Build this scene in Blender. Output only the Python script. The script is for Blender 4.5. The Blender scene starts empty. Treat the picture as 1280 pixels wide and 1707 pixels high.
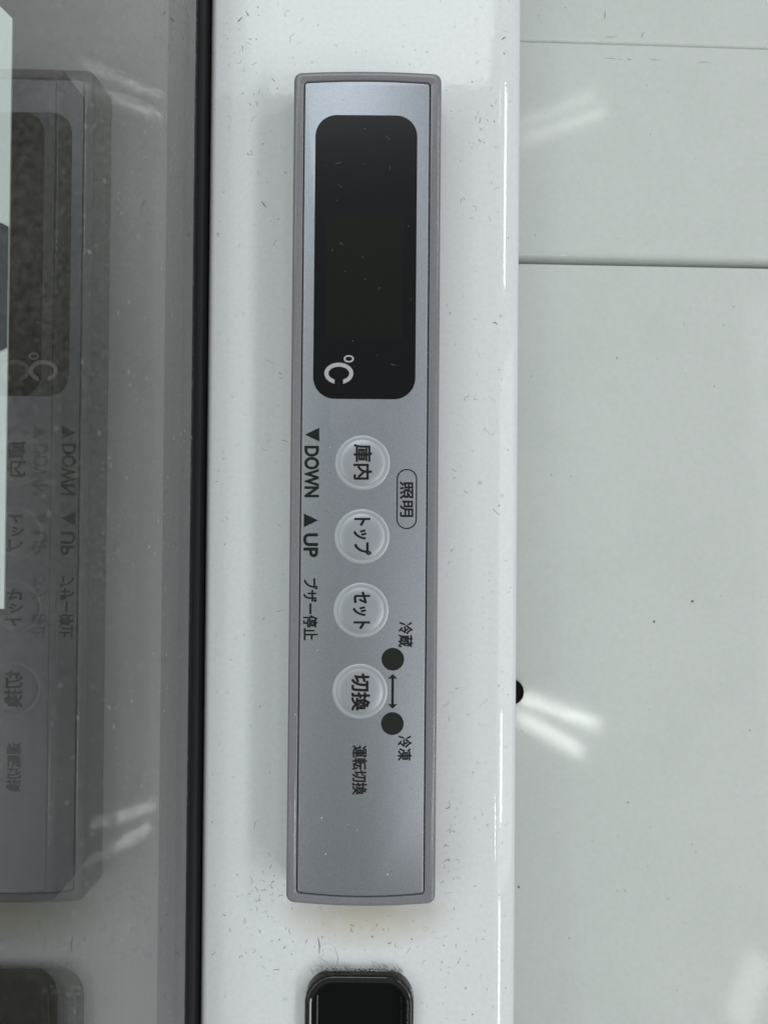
import bpy, bmesh, math, random
from mathutils import Matrix, Vector

random.seed(7)
C = bpy.context.scene.collection
scn = bpy.context.scene

# ------------------------------------------------------------------ camera
F = 1267.0                 # focal length in pixels of the 1280 px wide photograph
H = 0.184                  # camera height above the white rim (metres)
ROLL, TILT = 0.0085, 0.0110
ROT = Matrix.Rotation(ROLL, 3, 'Z') @ Matrix.Rotation(TILT, 3, 'X')
CAM = Vector((0.0, 0.0, H))
cd = bpy.data.cameras.new('camera')
cd.sensor_fit = 'HORIZONTAL'; cd.sensor_width = 36.0
cd.lens = 36.0 * F / 1280.0
cd.clip_start = 0.005; cd.clip_end = 50.0
cd.dof.use_dof = True; cd.dof.focus_distance = H - 0.009; cd.dof.aperture_fstop = 20.0
cam = bpy.data.objects.new('camera', cd); C.objects.link(cam)
cam.matrix_world = Matrix.Translation(CAM) @ ROT.to_4x4()
scn.camera = cam

def ray(px, py):
    return ROT @ Vector(((px - 640.0) / F, -(py - 853.5) / F, -1.0))

def P(px, py, z):
    """point of the horizontal plane at height z that the photograph shows at (px, py)"""
    d = ray(px, py)
    return CAM + d * ((z - CAM.z) / d.z)

# ------------------------------------------------------------------ light
w = bpy.data.worlds.new('World'); scn.world = w; w.use_nodes = True
bg = w.node_tree.nodes['Background']
bg.inputs['Color'].default_value = (0.97, 0.99, 1.0, 1); bg.inputs['Strength'].default_value = 0.27
scn.view_settings.view_transform = 'Standard'; scn.view_settings.look = 'None'
scn.view_settings.exposure = 0.0; scn.view_settings.gamma = 1.0

def area(name, loc, target, sx, sy, radiance, col, roll_to=None):
    l = bpy.data.lights.new(name, 'AREA'); l.shape = 'RECTANGLE'
    l.size = sx; l.size_y = sy; l.color = col
    l.energy = radiance * math.pi * sx * sy
    o = bpy.data.objects.new(name, l); C.objects.link(o)
    loc = Vector(loc); zax = (loc - Vector(target)).normalized()
    if roll_to is None:
        xax = Vector((1, 0, 0))
    else:
        xax = Vector(roll_to)
    xax = (xax - zax * xax.dot(zax)).normalized(); yax = zax.cross(xax)
    o.matrix_world = Matrix.Translation(loc) @ Matrix((xax, yax, zax)).transposed().to_4x4()
    return o

def mirror_point(px, py, z, n, zl):
    """where a lamp at height zl hangs if a surface with normal n shows its reflection at (px, py)"""
    hit = P(px, py, z); d = (hit - CAM).normalized(); n = Vector(n).normalized()
    o = d - 2 * d.dot(n) * n
    return hit + o * ((zl - hit.z) / o.z)

def tube(name, a, b, width, radiance, col=(0.97, 1.0, 0.97)):
    a, b = Vector(a), Vector(b); m = (a + b) / 2
    return area(name, m, (m.x * 0.3, m.y * 0.3, 0), (b - a).length, width, radiance, col, roll_to=(b - a))

N_LOW = (0.032, -0.070, 1.0)      # lower cabinet panel leans a little
N_MID = (0.036, 0.006, 1.0)
Z_PAN = -0.016
area('ceiling_light', (1.10, -0.20, 0.95), (0.0, 0.0, 0), 0.80, 1.1, 1.45, (0.95, 0.985, 1.0))
area('ceiling_light_far', (-0.40, 1.47, 1.5), (0, 0, 0), 1.4, 0.95, 3.3, (0.90, 0.95, 1.0))
area('side_fill_light', (-0.85, -0.12, 0.80), (0, 0, 0), 0.60, 0.9, 1.5, (1.0, 0.99, 0.96))  # unseen fill lamp, added to brighten the left side
ZL = 1.5
for p, q, wd, rad in (((862, 1163), (992, 1208), .018, 44), ((866, 1196), (965, 1254), .018, 44)):
    tube('tube_lamp', mirror_point(*p, Z_PAN, N_LOW, ZL), mirror_point(*q, Z_PAN, N_LOW, ZL), wd, rad)
for p, q, wd, rad in (((870, 200), (985, 160), .013, 12), ((868, 234), (1000, 188), .013, 16)):
    tube('tube_lamp', mirror_point(*p, Z_PAN, N_MID, ZL), mirror_point(*q, Z_PAN, N_MID, ZL), wd, rad)
tube('tube_lamp', mirror_point(1236, 1712, Z_PAN, N_LOW, ZL), mirror_point(1276, 1610, Z_PAN, N_LOW, ZL), .06, 6)
tube('tube_lamp', (1.28, 0.60, 1.2), (1.28, 1.06, 1.2), .20, 14)
tube('tube_lamp', (1.28, -0.48, 1.2), (1.28, -0.74, 1.2), .20, 14)
tube('tube_lamp', (1.20, -0.95, 1.2), (1.20, -1.55, 1.2), .24, 10)
tube('tube_lamp', (-1.05, 0.60, 1.2), (-1.05, 0.95, 1.2), .2, 9)

# ------------------------------------------------------------------ helpers
def ob(name, bm_or_me, mat, parent=None, smooth=None):
    if isinstance(bm_or_me, bmesh.types.BMesh):
        me = bpy.data.meshes.new(name); bm_or_me.normal_update(); bm_or_me.to_mesh(me); bm_or_me.free()
    else:
        me = bm_or_me; me.name = name
    for m in (mat if isinstance(mat, (list, tuple)) else [mat]):
        me.materials.append(m)
    if smooth is not None:
        for p in me.polygons: p.use_smooth = True
        me.set_sharp_from_angle(angle=math.radians(smooth))
    o = bpy.data.objects.new(name, me); C.objects.link(o)
    if parent: o.parent = parent
    return o

def thing(name, label, cat, group=None):
    o = bpy.data.objects.new(name, None); C.objects.link(o); o.empty_display_size = 0.02
    o['label'] = label; o['category'] = cat
    if group: o['group'] = group
    return o

def loft(loops, cap_first=False, cap_last=False, closed=True):
    """skin a list of equally long point loops into one bmesh"""
    bm = bmesh.new()
    rows = [[bm.verts.new(p) for p in lp] for lp in loops]
    n = len(rows[0])
    for a, b in zip(rows, rows[1:]):
        for i in range(n if closed else n - 1):
            j = (i + 1) % n
            bm.faces.new((a[i], a[j], b[j], b[i]))
    if cap_first: bm.faces.new(list(reversed(rows[0])))
    if cap_last: bm.faces.new(rows[-1])
    bmesh.ops.recalc_face_normals(bm, faces=bm.faces)
    return bm

def round_outline(x0, x1, y0, y1, r, bow_lo=0.0, bow_hi=0.0, nc=7, ns=14):
    """rounded rectangle, counter-clockwise, its short ends bowed outward"""
    pts = []
    for cx, cy, a0 in ((x1 - r, y0 + r, -90), (x1 - r, y1 - r, 0), (x0 + r, y1 - r, 90), (x0 + r, y0 + r, 180)):
        for k in range(nc + 1):
            a = math.radians(a0 + 90.0 * k / nc)
            pts.append((cx + r * math.cos(a), cy + r * math.sin(a)))
        nx = {-90: (x1, y1 - r), 0: (x0 + r, y1), 90: (x0, y0 + r), 180: (x1 - r, y0)}[a0]
        p = pts[-1]
        for k in range(1, ns):
            pts.append((p[0] + (nx[0] - p[0]) * k / ns, p[1] + (nx[1] - p[1]) * k / ns))
    xc, hw, yc = (x0 + x1) / 2, (x1 - x0) / 2, (y0 + y1) / 2
    return [(x, y + (bow_hi if y > yc else -bow_lo) * (1 - ((x - xc) / hw) ** 2)) for x, y in pts]

def at(pts, z): return [(x, y, z) for x, y in pts]

def extrude_profile(prof, y0, y1, ny=1):
    """profile of (x, z) points swept along y"""
    return loft([[(x, y0 + (y1 - y0) * k / ny, z) for x, z in prof] for k in range(ny + 1)], closed=False)

def lathe(prof, cx, cy, n=48, cap=True):
    loops = [[(cx + r * math.cos(2 * math.pi * k / n), cy + r * math.sin(2 * math.pi * k / n), z) for k in range(n)] for r, z in prof]
    return loft(loops, cap_last=cap)

# ------------------------------------------------------------------ materials
def mat(name, col, rough=0.4, metal=0.0, spec=0.5, coat=0.0, coat_rough=0.1, trans=0.0, ior=1.45):
    m = bpy.data.materials.new(name); m.use_nodes = True
    b = m.node_tree.nodes['Principled BSDF']
    b.inputs['Base Color'].default_value = (*col, 1); b.inputs['Roughness'].default_value = rough
    b.inputs['Metallic'].default_value = metal; b.inputs['Specular IOR Level'].default_value = spec
    b.inputs['Coat Weight'].default_value = coat; b.inputs['Coat Roughness'].default_value = coat_rough
    b.inputs['Transmission Weight'].default_value = trans; b.inputs['IOR'].default_value = ior
    return m

def nodes(m): return m.node_tree.nodes, m.node_tree.links, m.node_tree.nodes['Principled BSDF']

def noise(m, scale, detail=3.0, rough=0.55):
    n, l, b = nodes(m)
    t = n.new('ShaderNodeTexCoord'); x = n.new('ShaderNodeTexNoise')
    x.inputs['Scale'].default_value = scale; x.inputs['Detail'].default_value = detail; x.inputs['Roughness'].default_value = rough
    l.new(t.outputs['Object'], x.inputs['Vector'])
    return x.outputs['Fac']

def ramp(m, fac, stops):
    n, l, b = nodes(m)
    r = n.new('ShaderNodeValToRGB'); l.new(fac, r.inputs['Fac'])
    e = r.color_ramp.elements
    while len(e) < len(stops): e.new(0.5)
    for k, (p, c) in enumerate(stops):
        e[k].position = p; e[k].color = (*c, 1) if len(c) == 3 else c
    return r.outputs['Color']

def mix(m, fac, a, bcol, kind='MIX'):
    n, l, b = nodes(m)
    x = n.new('ShaderNodeMix'); x.data_type = 'RGBA'; x.blend_type = kind
    for sock, v in ((x.inputs[0], fac), (x.inputs[6], a), (x.inputs[7], bcol)):
        if hasattr(v, 'links') or hasattr(v, 'is_linked'): l.new(v, sock)
        elif isinstance(v, (int, float)): sock.default_value = v
        else: sock.default_value = (*v, 1)
    return x.outputs[2]

def bump(m, fac, dist, strength=1.0):
    n, l, b = nodes(m)
    x = n.new('ShaderNodeBump'); x.inputs['Strength'].default_value = strength; x.inputs['Distance'].default_value = dist
    l.new(fac, x.inputs['Height'])
    return x.outputs['Normal']

def math_node(m, op, a, b_=None, clamp=False):
    n, l = m.node_tree.nodes, m.node_tree.links
    x = n.new('ShaderNodeMath'); x.operation = op; x.use_clamp = clamp
    for k, v in enumerate((a, b_)):
        if v is None: continue
        if isinstance(v, (int, float)): x.inputs[k].default_value = v
        else: l.new(v, x.inputs[k])
    return x.outputs[0]

# white enamel of the rim, with a beige tint mixed in under the control panel
M_RIM = mat('white_enamel', (0.78, 0.79, 0.79), rough=0.13, spec=0.5)
n, l, b = nodes(M_RIM)
f = noise(M_RIM, 900, 4)
base = ramp(M_RIM, f, [(0.30, (0.715, 0.733, 0.745)), (0.62, (0.76, 0.778, 0.79))])
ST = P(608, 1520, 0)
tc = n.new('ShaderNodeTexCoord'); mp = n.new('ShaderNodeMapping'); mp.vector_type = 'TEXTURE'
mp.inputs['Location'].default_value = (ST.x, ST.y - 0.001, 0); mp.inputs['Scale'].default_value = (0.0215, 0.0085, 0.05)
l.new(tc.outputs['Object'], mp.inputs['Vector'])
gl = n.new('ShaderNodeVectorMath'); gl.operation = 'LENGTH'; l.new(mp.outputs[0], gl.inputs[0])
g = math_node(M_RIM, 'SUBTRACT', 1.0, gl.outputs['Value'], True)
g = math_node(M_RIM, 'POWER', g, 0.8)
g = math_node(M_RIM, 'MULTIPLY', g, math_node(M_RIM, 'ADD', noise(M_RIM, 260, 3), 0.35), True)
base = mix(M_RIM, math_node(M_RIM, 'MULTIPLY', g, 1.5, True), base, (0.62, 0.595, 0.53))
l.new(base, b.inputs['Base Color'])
l.new(bump(M_RIM, noise(M_RIM, 330, 2), 0.00002, 0.5), b.inputs['Normal'])
l.new(math_node(M_RIM, 'ADD', math_node(M_RIM, 'MULTIPLY', noise(M_RIM, 150, 4), 0.03), 0.02), b.inputs['Roughness'])

M_CAB = mat('grey_white_enamel', (0.55, 0.58, 0.55), rough=0.16, spec=0.27)
n, l, b = nodes(M_CAB)
fine = ramp(M_CAB, noise(M_CAB, 700, 5, .7), [(0.30, (0.545, 0.578, 0.553)), (0.65, (0.585, 0.615, 0.592))])
wear = ramp(M_CAB, noise(M_CAB, 34, 6, .65), [(0.36, (0.97, 0.972, 0.97)), (0.56, (1.0, 1.0, 1.0))])
l.new(mix(M_CAB, 1.0, fine, wear, 'MULTIPLY'), b.inputs['Base Color'])
l.new(bump(M_CAB, noise(M_CAB, 50, 2), 0.00006, 0.5), b.inputs['Normal'])
l.new(math_node(M_CAB, 'ADD', math_node(M_CAB, 'MULTIPLY', noise(M_CAB, 90, 3), 0.06), 0.04), b.inputs['Roughness'])

# silver film with fine metal flakes
M_FACE = mat('silver_film', (0.40, 0.43, 0.48), rough=0.46, metal=1.0, spec=0.5)
n, l, b = nodes(M_FACE)
fl = noise(M_FACE, 5200, 2, .6)
l.new(ramp(M_FACE, fl, [(0.30, (0.322, 0.342, 0.376)), (0.70, (0.442, 0.466, 0.508))]), b.inputs['Base Color'])
l.new(bump(M_FACE, noise(M_FACE, 4300, 2), 0.00003, 0.35), b.inputs['Normal'])
M_RING = mat('whitened_film', (0.43, 0.45, 0.475), rough=0.42, metal=0.3)
M_BTN = mat('translucent_film', (0.41, 0.43, 0.465), rough=0.42, metal=0.55)
M_BEZ = mat('grey_plastic', (0.205, 0.208, 0.225), rough=0.10, spec=0.5)
n, l, b = nodes(M_BEZ)
l.new(ramp(M_BEZ, noise(M_BEZ, 1500, 4, .7), [(0.3, (0.19, 0.193, 0.212)), (0.7, (0.226, 0.229, 0.250))]), b.inputs['Base Color'])
l.new(bump(M_BEZ, noise(M_BEZ, 2600, 2), 0.00003, 0.35), b.inputs['Normal'])
M_GAP = mat('black_gap', (0.012, 0.012, 0.014), rough=0.6)
M_INK = mat('black_ink', (0.010, 0.011, 0.012), rough=0.42, spec=0.35)
M_DISP = mat('black_window_film', (0.0055, 0.0060, 0.0070), rough=0.22, spec=0.36)
M_LCD = mat('dark_green_lcd', (0.0060, 0.0100, 0.0070), rough=0.22, spec=0.36)
M_MARK = mat('pale_grey_ink', (0.42, 0.43, 0.43), rough=0.5)
M_IND = mat('dark_green_lens', (0.012, 0.016, 0.013), rough=0.33, spec=0.45)
M_RUB = mat('black_rubber', (0.003, 0.003, 0.0035), rough=0.6, spec=0.08)
M_GLIP = mat('grey_rubber', (0.010, 0.011, 0.013), rough=0.6, spec=0.15)
M_CUP = mat('glossy_black_plastic', (0.004, 0.005, 0.005), rough=0.05, spec=0.17)
M_LIP = mat('glossy_black_lip', (0.008, 0.008, 0.007), rough=0.07, spec=0.6)
M_CRIM = mat('dusty_black_plastic', (0.06, 0.058, 0.048), rough=0.13, spec=0.5)
n, l, b = nodes(M_CRIM)
l.new(ramp(M_CRIM, noise(M_CRIM, 1300, 5, .75), [(0.35, (0.006, 0.006, 0.006)), (0.7, (0.028, 0.027, 0.023))]), b.inputs['Base Color'])
M_LINER = mat('shaded_liner', (0.040, 0.041, 0.040), rough=0.8, spec=0.2)  # shade of the case interior put into the liner's dark colour
n, l, b = nodes(M_LINER)
l.new(ramp(M_LINER, noise(M_LINER, 30, 3), [(0.35, (0.016, 0.015, 0.013)), (0.7, (0.036, 0.031, 0.025))]), b.inputs['Base Color'])
M_CARD = mat('white_card', (0.70, 0.735, 0.735), rough=0.5)
M_CARDB = mat('navy_print', (0.03, 0.035, 0.048), rough=0.5)
M_LINT = [mat('lint_%s' % t, c, rough=0.9, spec=0.1) for t, c in (('dark', (0.12, 0.122, 0.125)), ('grey', (0.34, 0.345, 0.35)), ('pale', (0.54, 0.55, 0.555)))]
M_DUST = mat('pale_dust', (0.17, 0.175, 0.175), rough=0.9, spec=0.1)
M_GDUST = mat('glass_dust_grey', (0.50, 0.48, 0.44), rough=0.9, spec=0.1)
M_DUSTB = mat('white_dust', (0.75, 0.75, 0.74), rough=0.9, spec=0.1)

# float glass with a film of dust
M_GLASS = mat('pane_glass', (0.93, 0.97, 0.95), rough=0.0)
n, l, b = nodes(M_GLASS)
out = n['Material Output']
dif = n.new('ShaderNodeBsdfDiffuse'); dif.inputs['Color'].default_value = (0.80, 0.74, 0.65, 1)
ms = n.new('ShaderNodeMixShader')
d1 = ramp(M_GLASS, noise(M_GLASS, 1300, 3, .8), [(0.46, (0.001,) * 3), (0.68, (0.22,) * 3)])
d2 = ramp(M_GLASS, noise(M_GLASS, 22, 3), [(0.3, (0.35,) * 3), (0.75, (1.25,) * 3)])
tc = n.new('ShaderNodeTexCoord'); sp = n.new('ShaderNodeSeparateXYZ'); l.new(tc.outputs['Object'], sp.inputs[0])
mr = n.new('ShaderNodeMapRange'); l.new(sp.outputs['Y'], mr.inputs['Value'])     # film thins towards one end
for k_, v_ in (('From Min', -0.08), ('From Max', 0.11), ('To Min', 0.18), ('To Max', 1.05)): mr.inputs[k_].default_value = v_
l.new(math_node(M_GLASS, 'MULTIPLY', mix(M_GLASS, 1.0, d1, d2, 'MULTIPLY'), mr.outputs[0]), ms.inputs[0])
# thin clear pane: each face lets light straight through or mirrors it
geo = n.new('ShaderNodeNewGeometry'); ir = n.new('ShaderNodeMapRange'); l.new(geo.outputs['Backfacing'], ir.inputs['Value'])
ir.inputs['To Min'].default_value = 1.43; ir.inputs['To Max'].default_value = 1 / 1.43
fr = n.new('ShaderNodeFresnel'); l.new(ir.outputs[0], fr.inputs['IOR'])
tr = n.new('ShaderNodeBsdfTransparent'); tr.inputs['Color'].default_value = (0.90, 0.93, 0.915, 1)
go = n.new('ShaderNodeBsdfGlossy'); go.inputs['Roughness'].default_value = 0.0; go.inputs['Color'].default_value = (1, 1, 1, 1)
gm = n.new('ShaderNodeMixShader'); l.new(fr.outputs[0], gm.inputs[0]); l.new(tr.outputs[0], gm.inputs[1]); l.new(go.outputs[0], gm.inputs[2])
l.new(gm.outputs[0], ms.inputs[1]); l.new(dif.outputs[0], ms.inputs[2]); l.new(ms.outputs[0], out.inputs['Surface']); n.remove(b)

# ------------------------------------------------------------------ the freezer: rim, cabinet panels, glass
fz = thing('display_freezer', 'white enamel display freezer rim with a dark glass pane beside it', 'freezer')
Y0, Y1 = -0.30, 0.30
XL = (P(348.5, 250, 0).x + P(334, 1500, 0).x) / 2
XR = (P(868, 250, -.004).x + P(858.5, 1500, -.004).x) / 2
XM = (P(335, 750, 0)).x                     # face of the glass
pxm = H / F
def arc(cx, cz, r, a0, a1, k):
    return [(cx + r * math.cos(math.radians(a0 + (a1 - a0) * i / k)), cz + r * math.sin(math.radians(a0 + (a1 - a0) * i / k))) for i in range(k + 1)]
XB = XR - 43 * pxm                           # where the right edge begins to fall away
prof = [(XL, -0.05), (XL, -0.0016)] + arc(XL + 0.0016, -0.0016, 0.0016, 180, 90, 12)[1:] + [(XL + 0.0018, 0.0), (XL + 0.004, 0.0)]
EDGE = [(XB - 0.004, 0.0), (XB, 0.0)]
for wpx, a in ((1, 0.3), (1, 1.2), (1, 2.5), (1, 4.2), (1, 6), (1, 8), (1, 10), (1, 12), (1, 13.5), (1, 14.8), (1, 16), (1, 17), (1, 18), (1, 19), (2, 20.2), (4, 21.5), (5, 22.5), (4, 23.5), (3, 25), (2, 29), (2, 35), (1, 44), (1, 54), (1, 63), (0.6, 72), (0.4, 82)):
    EDGE.append((EDGE[-1][0] + wpx * pxm, EDGE[-1][1] - wpx * pxm * math.tan(math.radians(a))))
prof += EDGE + [(EDGE[-1][0] + 0.00003, -0.05)]
XR = EDGE[-1][0]
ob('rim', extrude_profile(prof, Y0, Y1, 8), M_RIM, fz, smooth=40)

def plane_z(x, y, n, x0, y0, z0): return z0 - (n[0] * (x - x0) + n[1] * (y - y0)) / n[2]

def panel(ya, yb, n, x0, yref, z0, edge_lo, edge_hi):
    """sheet-metal panel from ya (low y) to yb, edges rolled down into the joints"""
    xs = [XR - 0.012, XR + 0.05, XR + 0.2, XR + 0.35]
    ys = []
    def roll(r, s):
        return [(s * r * (1 - math.sin(math.radians(a))), -r * (1 - math.cos(math.radians(a)))) for a in (90, 75, 60, 45, 30, 15, 0)]
    for dy, dz in roll(edge_lo, 1): ys.append((ya + dy, dz))
    k = 10
    ys.append((ya + edge_lo + 0.0003, 0))
    for i in range(1, k): ys.append((ya + edge_lo + (yb - ya - edge_lo - edge_hi) * i / k, 0))
    ys.append((yb - edge_hi - 0.0003, 0))
    for dy, dz in reversed(roll(edge_hi, -1)): ys.append((yb + dy, dz))
    ys = [(ys[0][0], ys[0][1] - 0.015)] + ys + [(ys[-1][0], ys[-1][1] - 0.015)]
    return loft([[(x, y, plane_z(x, y, n, x0, yref, z0) + dz) for y, dz in ys] for x in xs], closed=False)

Z_LOW = Z_PAN + 0.003
g1 = (P(868, 438.5, Z_LOW).y + P(1280, 442.5, Z_LOW).y) / 2
s1 = (P(868, 66, Z_PAN).y + P(1280, 70, Z_PAN).y) / 2
u = (H - Z_PAN) / F
ob('cabinet_panel', panel(Y0, g1, N_LOW, XR, g1, Z_LOW, 0.001, 0.0004), M_CAB, fz, smooth=50)
ob('cabinet_panel', panel(g1 + 12.5 * u, s1 - 0.5 * u, N_MID, XR, g1, Z_PAN, 0.0026, 0.0002), M_CAB, fz, smooth=50)
ob('cabinet_panel', panel(s1 + 0.7 * u, Y1, N_MID, XR, g1, Z_PAN, 0.0007, 0.001), M_CAB, fz, smooth=50)
bm = bmesh.new()
bmesh.ops.create_cube(bm, size=1.0, matrix=Matrix.Translation((XR + 0.16, 0, -0.062)) @ Matrix.Diagonal((0.40, 0.60, 0.02, 1)))
ob('cabinet_core', bm, M_GAP, fz)

bm = bmesh.new()
bmesh.ops.create_cube(bm, size=1.0, matrix=Matrix.Translation((XR + 0.16, g1 + 6.3 * u, -0.0300)) @ Matrix.Diagonal((0.34, 11.6 * u, 0.018, 1)))
ob('groove_shade_strip', bm, M_RUB, fz)  # black strip added in the groove to stand in for its shade

# rubber stop half hidden below the rim's edge
bp = P(853, 1155, -0.019)
zb = plane_z(bp.x, bp.y, N_LOW, XR, g1, Z_LOW)
ob('rubber_stop', lathe([(0.0034, zb - 0.001), (0.0034, zb + 0.001), (0.0032, zb + 0.002), (0.0026, zb + 0.0027), (0.0016, zb + 0.003), (0.0003, zb + 0.0031)], bp.x, bp.y), M_RUB, fz, smooth=60)

# glass pane standing on the rim's left edge, in a black gasket
bm = bmesh.new()
bmesh.ops.create_cube(bm, size=1.0, matrix=Matrix.Translation((XM - 0.0016, 0, 0.040)) @ Matrix.Diagonal((0.0032, 0.60, 0.120, 1)))
ob('glass_pane', bm, M_GLASS, fz)
gz = 0.0080
prof = [(XM + 0.0001, -0.03), (XL - 0.00015, -0.03), (XL - 0.00015, -0.006), (XM + 0.0011, -0.003), (XM + 0.0010, 0.004), (XM - 0.0001, 0.004)]
gk = ob('gasket', extrude_profile(prof, Y0, Y1, 6), M_RUB, fz, smooth=40)
prof = [(XM + 0.0010, 0.0041)] + [(XM + 0.0010 * math.cos(math.radians(a)), 0.0041 + (gz - 0.0041) * math.sin(math.radians(a))) for a in range(10, 91, 10)] + [(XM - 0.0001, gz)]
ob('gasket_lip', extrude_profile(prof, Y0, Y1, 6), M_GLIP, gk, smooth=60)
prof = [(XM - 0.0040, 0.004), (XM - 0.0046, -0.02), (XM - 0.012, -0.055), (XM - 0.03, -0.065), (XM - 0.30, -0.065)]
ob('inner_liner', extrude_profile(prof, Y0, Y1, 2), M_LINER, fz, smooth=60)

# ------------------------------------------------------------------ recessed pull in the rim
zt = 0.0030
hx0, hx1 = P(507, 1650, zt).x, P(690.5, 1650, zt).x
hy1 = P(600, 1618.5, 0.0008).y; hy0 = hy1 - 0.062
def ho(inset, r=0.0068): return round_outline(hx0 + inset, hx1 - inset, hy0 + inset, hy1 - inset, max(r - inset, 0.002), nc=8, ns=5)
handle = bpy.data.objects.new('pull_handle', None); C.objects.link(handle); handle.parent = fz; handle.empty_display_size = 0.02
mm = 0.001
rim_loops = [at(ho(0), 0.0001)]
for ins, dz in ((0.02, -1.3), (0.10, -0.75), (0.28, -0.35), (0.52, -0.10), (0.80, 0.0)):
    rim_loops.append(at(ho(ins * mm), zt + dz * mm))
ob('handle_rim', loft(rim_loops), M_CRIM, handle, smooth=60)
lip = [(0.80, 0.0), (0.92, -0.012), (1.05, -0.045), (1.20, -0.10), (1.40, -0.185), (1.60, -0.275), (1.80, -0.375), (1.95, -0.50), (2.05, -0.70), (2.10, -1.2), (2.14, -1.7)]
ob('handle_lip', loft([at(ho(a * mm), zt + z_ * mm) for a, z_ in lip]), M_LIP, handle, smooth=60)
cup = [at(ho((2.14 + 1.6 * k / 6) * mm), zt - (1.7 + 0.7 * math.sin(math.radians(90 * k / 6))) * mm) for k in range(7)]
cup += [at(ho((3.74 + 5.0 * k / 5) * mm), zt - (2.4 + 0.25 * math.sin(math.radians(90 * k / 5))) * mm) for k in range(1, 6)]
ob('handle_cup', loft(cup, cap_last=True), M_CUP, handle, smooth=50)

# ------------------------------------------------------------------ control panel
B = 0.0104                                   # its height above the rim
cp = thing('control_panel', 'narrow silver temperature control panel in a grey bezel on the white rim', 'control panel')
U = (H - B) / F
def Lx(px, py): return P(px, py, B).x
def Ly(px, py): return P(px, py, B).y
bx0 = (Lx(488.3, 150) + Lx(477, 1480)) / 2; bx1 = (Lx(736.5, 150) + Lx(726, 1480)) / 2
by1 = Ly(612, 120.5) + 5 * U; by0 = Ly(602, 1509) - 4.5 * U
ix0 = (Lx(506, 150) + Lx(494, 1480)) / 2; ix1 = (Lx(717.5, 150) + Lx(708, 1480)) / 2
iy1 = Ly(612, 134.5) + 2.5 * U; iy0 = Ly(602, 1495.5) - 2 * U
BOW, BOT = 6.0 * U, 3.8 * U
def bez(i, r=13): return round_outline(bx0 + i * U, bx1 - i * U, by0 + BOW + i * U, by1 - BOT - i * U, max(r - i, 3) * U, BOW, BOT, ns=18)
def inn(i, r=6): return round_outline(ix0 + i * U, ix1 - i * U, iy0 + BOW + i * U, iy1 - BOT - i * U, max(r - i, 2) * U, BOW, BOT, ns=18)
loops = [at(bez(-1.5), 0.0), at(bez(-0.5), 0.004), at(bez(0), B - 8 * U)]
for a in (20, 40, 60, 75, 90):
    t = math.radians(a)
    loops.append(at(bez(8 - 8 * math.cos(t)), B - 7 * U + 7 * U * math.sin(t)))
loops += [at(inn(-1.0), B - 0.3 * U), at(inn(-0.3), B - 0.8 * U), at(inn(0), B - 1.6 * U), at(inn(0), B - 12 * U)]
ob('bezel', loft(loops, cap_last=True), M_BEZ, cp, smooth=35)
ob('bezel_joint', loft([at(inn(0.1), B - 6 * U), at(inn(0.6), B - 6 * U)], cap_last=True), M_GAP, cp)
ZF = B - 2.0 * U                             # face of the silver film
loops = [at(inn(2.0), B - 6 * U), at(inn(2.0), ZF - 0.9 * U), at(inn(2.3), ZF - 0.2 * U), at(inn(3.0), ZF)]
ob('faceplate', loft(loops, cap_last=True), M_FACE, cp, smooth=50)
def FP(px, py, dz=0.0):
    p = P(px, py, ZF + dz); return p

def flat(poly, z):
    bm = bmesh.new(); bm.faces.new([bm.verts.new((x, y, z)) for x, y in poly]); bm.normal_update()
    for f_ in bm.faces:
        if f_.normal.z < 0: f_.normal_flip()
    return bm

def film(poly, z0, th):
    """thin printed film with a real edge"""
    return loft([at(poly, z0), at(poly, z0 + th)], cap_last=True)

# display window
dx0 = (FP(526.3, 260).x + FP(521.3, 600).x) / 2; dx1 = (FP(695.8, 260).x + FP(692, 600).x) / 2
dy1, dy0 = FP(612, 191.5).y, FP(606, 665).y
disp = ob('display_window', film(round_outline(dx0, dx1, dy0, dy1, 36 * U, nc=12, ns=3), ZF, 0.35 * U), M_DISP, cp)
lx0, lx1 = FP(544, 460).x, FP(672, 460).x
ob('lcd_screen', film(round_outline(lx0, lx1, FP(606, 562).y, FP(606, 359).y, 4 * U, nc=3, ns=2), ZF + 0.35 * U, 0.15 * U), M_LCD, disp)

def ring_poly_mesh(cx, cy, rx, ry, wx, wy, a0, a1, z, n=40):
    bm = bmesh.new(); A = []; Bv = []
    full = abs(a1 - a0) >= 360
    for k in range(n + (0 if full else 1)):
        t = math.radians(a0 + (a1 - a0) * k / n)
        A.append(bm.verts.new((cx + rx * math.cos(t), cy + ry * math.sin(t), z)))
        Bv.append(bm.verts.new((cx + (rx - wx) * math.cos(t), cy + (ry - wy) * math.sin(t), z)))
    m_ = len(A)
    for k in range(m_ if full else m_ - 1):
        j = (k + 1) % m_
        bm.faces.new((A[k], A[j], Bv[j], Bv[k]))
    bmesh.ops.recalc_face_normals(bm, faces=bm.faces)
    if sum(f_.normal.z for f_ in bm.faces) < 0:
        bmesh.ops.reverse_faces(bm, faces=bm.faces)
    return bm
zm = ZF + 0.65 * U
c = FP(564.8, 622.3); bm = bmesh.new(); A = []; Bv = []
ao, ai = math.degrees(math.acos(7.2 / 24.2)), math.degrees(math.acos(7.2 / 17.4))
for k in range(49):
    f_ = k / 48
    for lst, rx, ry, a0 in ((A, 24.2, 18.0, ao), (Bv, 17.4, 11.2, ai)):
        t = math.radians(-a0 + (180 + 2 * a0) * f_)
        lst.append(bm.verts.new((c.x + rx * U * math.cos(t), c.y + ry * U * math.sin(t), zm)))
for k in range(48): bm.faces.new((A[k], A[k + 1], Bv[k + 1], Bv[k]))
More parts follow.
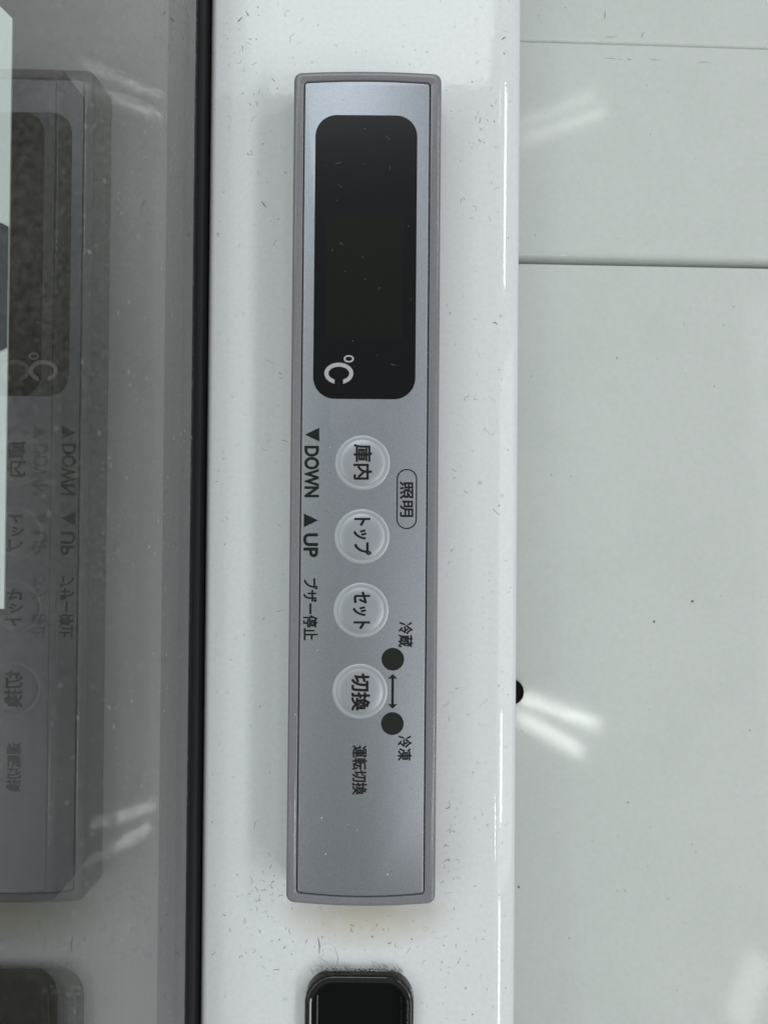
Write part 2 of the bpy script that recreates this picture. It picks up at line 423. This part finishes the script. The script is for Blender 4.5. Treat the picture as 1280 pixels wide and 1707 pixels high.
bm.normal_update(); bm.faces.ensure_lookup_table()
if bm.faces[0].normal.z < 0: bmesh.ops.reverse_faces(bm, faces=bm.faces)
ob('celsius_mark', bm, M_MARK, disp)
ob('degree_mark', ring_poly_mesh(*FP(581.4, 598)[:2], 8.6 * U, 6.2 * U, 2.9 * U, 2.6 * U, 0, 360, zm, 28), M_MARK, disp)

# lettering
def text_mesh(s, bold):
    cu = bpy.data.curves.new('lettering', 'FONT'); cu.body = s; cu.size = 1.0; cu.offset = bold
    cu.resolution_u = 5
    o = bpy.data.objects.new('lettering', cu); C.objects.link(o)
    dg = bpy.context.evaluated_depsgraph_get(); dg.update()
    me = bpy.data.meshes.new_from_object(o.evaluated_get(dg))
    bpy.data.objects.remove(o); bpy.data.curves.remove(cu)
    me.materials.clear()
    return me

def lettering(name, s, box, z, parent, over=0.5, zfun=None, m=None):
    """text read with the head tilted: its right is the picture's down, its top the picture's right"""
    x0, y0, x1, y1 = box
    me = text_mesh(s, 0.0)
    xs = [v.co.x for v in me.vertices]; ys = [v.co.y for v in me.vertices]
    ax, bx_, ay, by_ = min(xs), max(xs), min(ys), max(ys)
    for v in me.vertices:
        tx, ty = (v.co.x - ax) / (bx_ - ax), (v.co.y - ay) / (by_ - ay)
        p = FP(x0 + (x1 - x0) * ty, y0 + (y1 - y0) * tx)
        v.co = (p.x, p.y, (zfun(p.x, p.y) if zfun else z))
    if over:                                     # heavier strokes: the same glyphs overprinted a hair apart
        vs = [tuple(v.co) for v in me.vertices]; fs = [tuple(p.vertices) for p in me.polygons]
        V_, F_ = list(vs), list(fs)
        for k in range(8):
            t = math.pi * k / 4; dx, dy = over * U * math.cos(t), over * U * math.sin(t); nb = len(V_)
            V_ += [(x + dx, y + dy, z_ - 0.012 * U * (k + 1)) for x, y, z_ in vs]
            F_ += [tuple(i + nb for i in f_) for f_ in fs]
        me = bpy.data.meshes.new(name); me.from_pydata(V_, [], F_)
    me.update()
    if sum(p.normal.z * p.area for p in me.polygons) < 0: me.flip_normals()
    return ob(name, me, m or M_INK, parent)

ZI = ZF + 0.35 * U
lettering('caption', 'DOWN', (508.2, 744, 530.8, 828), ZI, cp, 1.05)
lettering('caption', 'UP', (506.4, 890, 529, 928), ZI, cp, 1.05)
lettering('caption', 'ブザー停止', (505.6, 964.7, 529.2, 1066.8), ZI, cp, 0.6)
lettering('caption', '照明', (667, 803, 688.2, 861.3), ZI, cp, 0.65)
lettering('caption', '冷蔵', (664.4, 1037.5, 687.5, 1078.8), ZI, cp, 0.6)
lettering('caption', '冷凍', (663.2, 1227, 685.8, 1268), ZI, cp, 0.6)
lettering('caption', '運転切換', (587.5, 1243.8, 611.2, 1325), ZI, cp, 0.6)
for pts in (((508, 724.5), (532, 713), (532.3, 735.8)), ((530, 867.4), (506.4, 856), (506.4, 878.9))):
    ob('triangle_mark', flat([FP(*p)[:2] for p in pts], ZI), M_INK, cp)

# pill outline round the lighting caption
def stroke_outline(outer, inner, z):
    bm = bmesh.new()
    A = [bm.verts.new((x, y, z)) for x, y in outer]; Bv = [bm.verts.new((x, y, z)) for x, y in inner]
    for k in range(len(A)):
        j = (k + 1) % len(A)
        bm.faces.new((A[k], A[j], Bv[j], Bv[k]))
    bm.normal_update()
    bm.faces.ensure_lookup_table()
    if bm.faces[0].normal.z < 0: bmesh.ops.reverse_faces(bm, faces=bm.faces)
    return bm
ax0, ax1 = FP(661, 832).x, FP(695, 832).x; ay1, ay0 = FP(678, 781.8).y, FP(678, 882).y
o_ = round_outline(ax0, ax1, ay0, ay1, 16.5 * U, nc=10, ns=2)
i_ = round_outline(ax0 + 2.0 * U, ax1 - 2.0 * U, ay0 + 2.0 * U, ay1 - 2.0 * U, 14.5 * U, nc=10, ns=2)
ob('caption_outline', stroke_outline(o_, i_, ZI), M_INK, cp)

# two indicator windows and the arrow between them
for px, py in ((654.8, 1099.2), (654.0, 1206.6)):
    p = FP(px, py)
    ob('indicator_window', lathe([(18.9 * U, ZF), (18.9 * U, ZF + 0.3 * U), (18.5 * U, ZF + 0.45 * U)], p.x, p.y, 56), M_IND, cp)
q = [(654.6, 1124), (662.6, 1132.2), (656.6, 1131.2), (656.3, 1174.6), (662.2, 1173.6), (654.3, 1181.8), (646.3, 1173.6), (652.1, 1174.6), (652.4, 1131.2), (646.6, 1132.2)]
bm = flat([FP(*p)[:2] for p in q], ZI); bmesh.ops.triangulate(bm, faces=bm.faces)
ob('arrow_mark', bm, M_INK, cp)

# four embossed push buttons
def button_prof(r):
    dome = [(r * 0.905, 0.7), (r * 0.88, 0.45), (r * 0.83, 1.2), (r * 0.76, 2.3), (r * 0.66, 3.1), (r * 0.52, 3.6), (r * 0.3, 3.95), (r * 0.02, 4.05)]
    ring = [(r * 1.02, 0.0), (r * 1.0, 0.4), (r * 0.975, 0.95), (r * 0.945, 1.05), (r * 0.92, 0.9), (r * 0.905, 0.7)]
    return ring, dome
for cap_, (px, py), box, bold in (
        ('庫内', (604.4, 771.3), (590, 741, 619.5, 799), 0.8),
        ('トップ', (603.4, 894.4), (590, 864, 618.2, 924.4), 0.9),
        ('セット', (601.8, 1017.4), (588.8, 987, 616, 1047.4), 0.9),
        ('切換', (599.9, 1152.9), (586.5, 1123, 616, 1183.4), 1.0)):
    p = FP(px, py); R = 44.8
    ring, dome = button_prof(R)
    bt = ob('push_button', lathe([(a * U, ZF + z * U) for a, z in dome], p.x, p.y, 64), M_BTN, cp, smooth=70)
    ob('button_ring', lathe([(a * U, ZF + z * U) for a, z in ring], p.x, p.y, 64, cap=False), M_RING, bt, smooth=70)
    def zf(x, y, p=p, dome=dome):
        r = math.hypot(x - p.x, y - p.y) / U
        for (ra, za), (rb, zb_) in zip(dome, dome[1:]):
            if rb <= r <= ra: return ZF + (zb_ + (za - zb_) * (r - rb) / (ra - rb) + 0.45) * U
        return ZF + 4.5 * U
    lettering('button_caption', cap_, box, 0, bt, bold, zf)

# ------------------------------------------------------------------ card behind the glass
zc = -0.006
cx1 = P(15, 400, zc).x
card = thing('price_card', 'white card with cut corners and a navy disc behind the glass', 'card')
ya, yb = P(10, 1015, zc).y, P(10, 2, zc).y
cut = 0.0042
poly = [(cx1, ya), (cx1, yb - cut), (cx1 - cut, yb), (cx1 - 0.055, yb), (cx1 - 0.055, ya)]
ob('card_sheet', loft([at(poly, zc - 0.0006), at(poly, zc)], cap_last=True, cap_first=True), M_CARD, card)
dc = P(-46, 478, zc)
disc = []
for k in range(64):
    t = 2 * math.pi * k / 64
    disc.append((min(dc.x + 0.0200 * math.cos(t), cx1 - 0.00005), dc.y + 0.0172 * math.sin(t)))
ob('printed_disc', flat(disc, zc + 0.0003), M_CARDB, card)

# ------------------------------------------------------------------ lint, hairs and specks
class Dust:
    def __init__(self): self.v = []; self.f = []; self.m = []
    def fibre(self, pts, r, mi):
        base = len(self.v); k = len(pts)
        for i, p in enumerate(pts):
            a = pts[max(i - 1, 0)]; c_ = pts[min(i + 1, k - 1)]
            t = Vector((c_[0] - a[0], c_[1] - a[1], 0)); t = t.normalized() if t.length > 0 else Vector((1, 0, 0))
            nrm = Vector((-t.y, t.x, 0)); tap = 0.45 if i in (0, k - 1) else 1.0
            for q_ in (nrm * r * tap, Vector((0, 0, r * tap)), -nrm * r * tap):
                self.v.append((p[0] + q_.x, p[1] + q_.y, p[2] + q_.z))
        for i in range(k - 1):
            for s in range(2):
                a = base + 3 * i + s
                self.f.append((a, a + 1, a + 4, a + 3)); self.m.append(mi)
    def speck(self, x, y, z, r, mi):
        base = len(self.v); n_ = 6; el = random.uniform(.6, 1); ph = random.random() * 3
        for k in range(n_):
            t = 2 * math.pi * k / n_; rr_ = r * random.uniform(.7, 1.15)
            dx, dy = rr_ * math.cos(t), rr_ * el * math.sin(t)
            self.v.append((x + dx * math.cos(ph) - dy * math.sin(ph), y + dx * math.sin(ph) + dy * math.cos(ph), z))
        self.v.append((x, y, z + r * 0.5))
        for k in range(n_):
            self.f.append((base + k, base + (k + 1) % n_, base + n_)); self.m.append(mi)
    def curl(self, x, y, z, length, r, mi, zf=None, curl=1.0):
        a = random.uniform(0, 6.28); cv = random.gauss(0, 0.55) * curl; k = max(4, int(length / (2.0 * pxm)))
        k = min(k, 9); st = length / k; pts = []
        for i in range(k + 1):
            zz = (zf(x, y) if zf else z) + r * 0.2
            pts.append((x, y, zz)); x += st * math.cos(a); y += st * math.sin(a)
            a += cv + random.gauss(0, 0.25) * curl
            if random.random() < .1: cv = -cv
        self.fibre(pts, r, mi)
    def build(self, name, mats, label):
        me = bpy.data.meshes.new(name); me.from_pydata(self.v, [], self.f); me.update()
        o = ob(name, me, mats)
        for p, i in zip(me.polygons, self.m): p.material_index = i
        o['kind'] = 'stuff'; o['label'] = label
        return o

def rim_z(x, y):
    if x < XB: return 0.0
    for (xa, za), (xb, zb_) in zip(EDGE, EDGE[1:]):
        if x <= xb: return za + (zb_ - za) * (x - xa) / max(xb - xa, 1e-9)
    return EDGE[-1][1]
def on_rim():
    while True:
        px, py = random.uniform(352, 852), random.uniform(-10, 1715)
        if 474 < px < 740 and 112 < py < 1512: continue
        if 500 < px < 696 and py > 1606: continue
        return P(px, py, 0)
D = Dust()
for k in range(230):
    p = on_rim(); big = random.random()
    L = random.uniform(4, 11) if big < .8 else random.uniform(11, 22)
    mi = random.choices((0, 1, 2), (0.09, 0.36, 0.55))[0]
    D.curl(p.x, p.y, 0, L * pxm, random.uniform(.21, .40) * pxm, mi, rim_z, 1.4)
for k in range(110):
    p = on_rim(); D.speck(p.x, p.y, rim_z(p.x, p.y), random.uniform(.6, 1.5) * pxm, random.choices((0, 1, 2), (.07, .33, .6))[0])
# clusters where dirt gathers: below the panel, left of it, near the pull
for cx_, cy_, sx_, sy_, n_ in ((450, 1490, 26, 22, 26), (560, 1560, 80, 24, 30), (745, 1420, 10, 50, 30), (740, 1600, 45, 45, 26), (440, 1590, 40, 40, 20), (395, 60, 30, 45, 22), (430, 160, 30, 30, 14), (800, 215, 16, 30, 12)):
    for k in range(n_):
        px, py = random.gauss(cx_, sx_), random.gauss(cy_, sy_)
        if 474 < px < 738 and 112 < py < 1512 or (500 < px < 696 and py > 1608) or px < 352: continue
        p = P(px, py, 0)
        if random.random() < .6: D.curl(p.x, p.y, 0, random.uniform(3, 13) * pxm, random.uniform(.26, .48) * pxm, random.choice((0, 1, 1, 2)), rim_z, 1.4)
        else: D.speck(p.x, p.y, rim_z(p.x, p.y), random.uniform(.7, 1.7) * pxm, random.choice((0, 1, 1)))
# the few hairs that stand out
for (a, b_) in (((436, 335), (444, 345)), ((396, 36), (404, 28)), ((530, 1563), (532, 1590)), ((410, 18), (414, 26)), ((836, 66), (843, 60)), ((822, 538), (829, 541))):
    p, q_ = P(*a, 0), P(*b_, 0)
    m_ = (p + q_) / 2 + Vector((random.gauss(0, 1.2) * pxm, random.gauss(0, 1.2) * pxm, 0))
    D.fibre([(v.x, v.y, rim_z(v.x, v.y) + .2 * pxm) for v in (p, m_, q_)], .8 * pxm, 0)
# fuzz along the top lip of the pull
for k in range(260):
    px = random.uniform(520, 672); z = 0.0012
    py = 1619 + random.gauss(0, 1.2) + max(0, abs(px - 598) - 58) ** 2 * .012
    p = P(px, py, z); a = random.gauss(math.pi / 2, .6); L = abs(random.gauss(0, 4.5)) + 2
    if random.random() < .04: L *= 3
    pts = [(p.x + L * pxm * t * math.cos(a + t * .6), p.y + L * pxm * t * math.sin(a + t * .6), z + .3 * pxm * t) for t in (0, .5, 1)]
    D.fibre(pts, random.uniform(.3, .55) * pxm, random.choice((0, 1, 1, 2)))
for k in range(160):
    px = 509 + abs(random.gauss(0, 1.5)) if random.random() < .5 else 688 - abs(random.gauss(0, 1.5))
    p = P(px, random.uniform(1650, 1712), zt); D.speck(p.x, p.y, zt - .0006, random.uniform(.6, 1.2) * pxm, random.choice((1, 2)))
D.build('lint', M_LINT, 'dark curly lint and specks scattered over the white rim')

D = Dust()
for k in range(20):
    px, py = random.uniform(532, 688), random.uniform(205, 655)
    p = P(px, py, ZF); z = ZF + .55 * U
    if random.random() < .5: D.curl(p.x, p.y, z, random.uniform(3, 11) * U, random.uniform(.22, .38) * U, 0)
    else: D.speck(p.x, p.y, z, random.uniform(.5, 1.0) * U, 0)
for px, py in ((588, 568, ), (608, 214)):
    p = P(px, py, ZF); D.speck(p.x, p.y, ZF + .6 * U, 1.0 * U, 0)
D.build('display_dust', M_DUST, 'pale dust and hairs lying on the black display')

D = Dust()
for k in range(90):
    px, py = random.uniform(512, 706), random.uniform(150, 1480)
    if 518 < px < 700 and 185 < py < 670: continue
    p = P(px, py, ZF)
    if any(math.hypot(px - a, py - b_) < 47 for a, b_ in ((604, 771), (603, 894), (602, 1017), (600, 1153))): continue
    r_ = random.random()
    if r_ < .3: D.curl(p.x, p.y, ZF, random.uniform(3, 8) * U, random.uniform(.25, .45) * U, 1)
    elif r_ < .9: D.speck(p.x, p.y, ZF + .1 * U, random.uniform(.5, 1.2) * U, random.choice((0, 1, 1)))
    else: D.speck(p.x, p.y, ZF + .1 * U, random.uniform(.7, 1.2) * U, 2)
for px, py in ((536, 1364), (543, 1424), (646, 1458), (492, 1191)):
    p = P(px, py, ZF); D.speck(p.x, p.y, ZF + .5 * U + (2 * U if px < 495 else 0), 1.6 * U, 2)
# grime caught in the joint on the right of the film
for k in range(120):
    py = random.uniform(150, 1450); p = FP(0, py); x = ix1 - random.uniform(.3, 2.0) * U
    D.speck(x, p.y, B - 3.0 * U, random.uniform(.4, .9) * U, random.choice((0, 1)))
D.build('panel_dust', [M_LINT[0], M_LINT[1], M_DUSTB], 'fine specks of dust on the silver control panel')

D = Dust()
def cab_z(x, y): return plane_z(x, y, N_LOW, XR, g1, Z_LOW) if y < g1 else plane_z(x, y, N_MID, XR, g1, Z_PAN)
for k in range(120):
    px, py = random.uniform(875, 1280), random.uniform(0, 1707)
    if 425 < py < 448 or 56 < py < 74: continue
    p = P(px, py, Z_PAN - .004); z = cab_z(p.x, p.y)
    if random.random() < .25: D.curl(p.x, p.y, z, random.uniform(3, 8) * u, random.uniform(.3, .5) * u, random.choice((1, 2)))
    else: D.speck(p.x, p.y, z + .05 * u, random.uniform(.7, 1.8) * u, random.choice((1, 2, 2)))
for px, py, r in ((1092, 1037, 2.6), (1156, 1003, 3.0), (870, 1494, 2.8), (1055, 1348, 2.2), (1168, 1423, 2.0), (872, 1222, 2.2), (973, 452, 2.4), (1020, 602, 2.0), (1073, 150, 1.5), (1182, 647, 1.8)):
    p = P(px, py, Z_PAN - .004); D.speck(p.x, p.y, cab_z(p.x, p.y), r * u, 0 if r > 2.4 else 1)
for a, b_ in (((1010, 91), (1030, 92)), ((1034, 93), (1040, 93)), ((1048, 92), (1056, 93)), ((1086, 92), (1104, 93)), ((1168, 95), (1190, 94)), ((1010, 56), (1030, 55)), ((1011, 12), (1010, 26)), ((1076, 46), (1072, 57))):
    p, q_ = P(*a, Z_PAN), P(*b_, Z_PAN); m_ = (p + q_) / 2
    D.fibre([(v.x, v.y, cab_z(v.x, v.y) + .1 * u) for v in (p, m_, q_)], .5 * u, 0 if a[0] in (1048, 1076, 1011) else 1)
D.build('cabinet_specks', M_LINT, 'grey specks and scuffs on the cabinet panels')

D = Dust()
for k in range(2600):
    z = random.uniform(0.009, 0.085); y = random.uniform(-.13, .13)
    base = len(D.v); r = random.choice((.22, .25, .28, .32, .36, .42, .7)) * pxm * (1 - z / H); L = random.choice((1, 1, 1, 2, 5)) * r; a = random.uniform(0, 3.1)
    for dy, dz in ((-L, -r), (L, -r), (L, r), (-L, r)):
        D.v.append((XM + .00008, y + dy * math.cos(a) - dz * math.sin(a), z + dy * math.sin(a) + dz * math.cos(a)))
    D.v.append((XM + .00015, y, z))
    for s in range(4): D.f.append((base + s, base + (s + 1) % 4, base + 4)); D.m.append(1 if k % 40 == 0 else 0)
D.build('glass_dust', [M_GDUST, M_DUSTB], 'tiny pale dust specks on the glass pane')
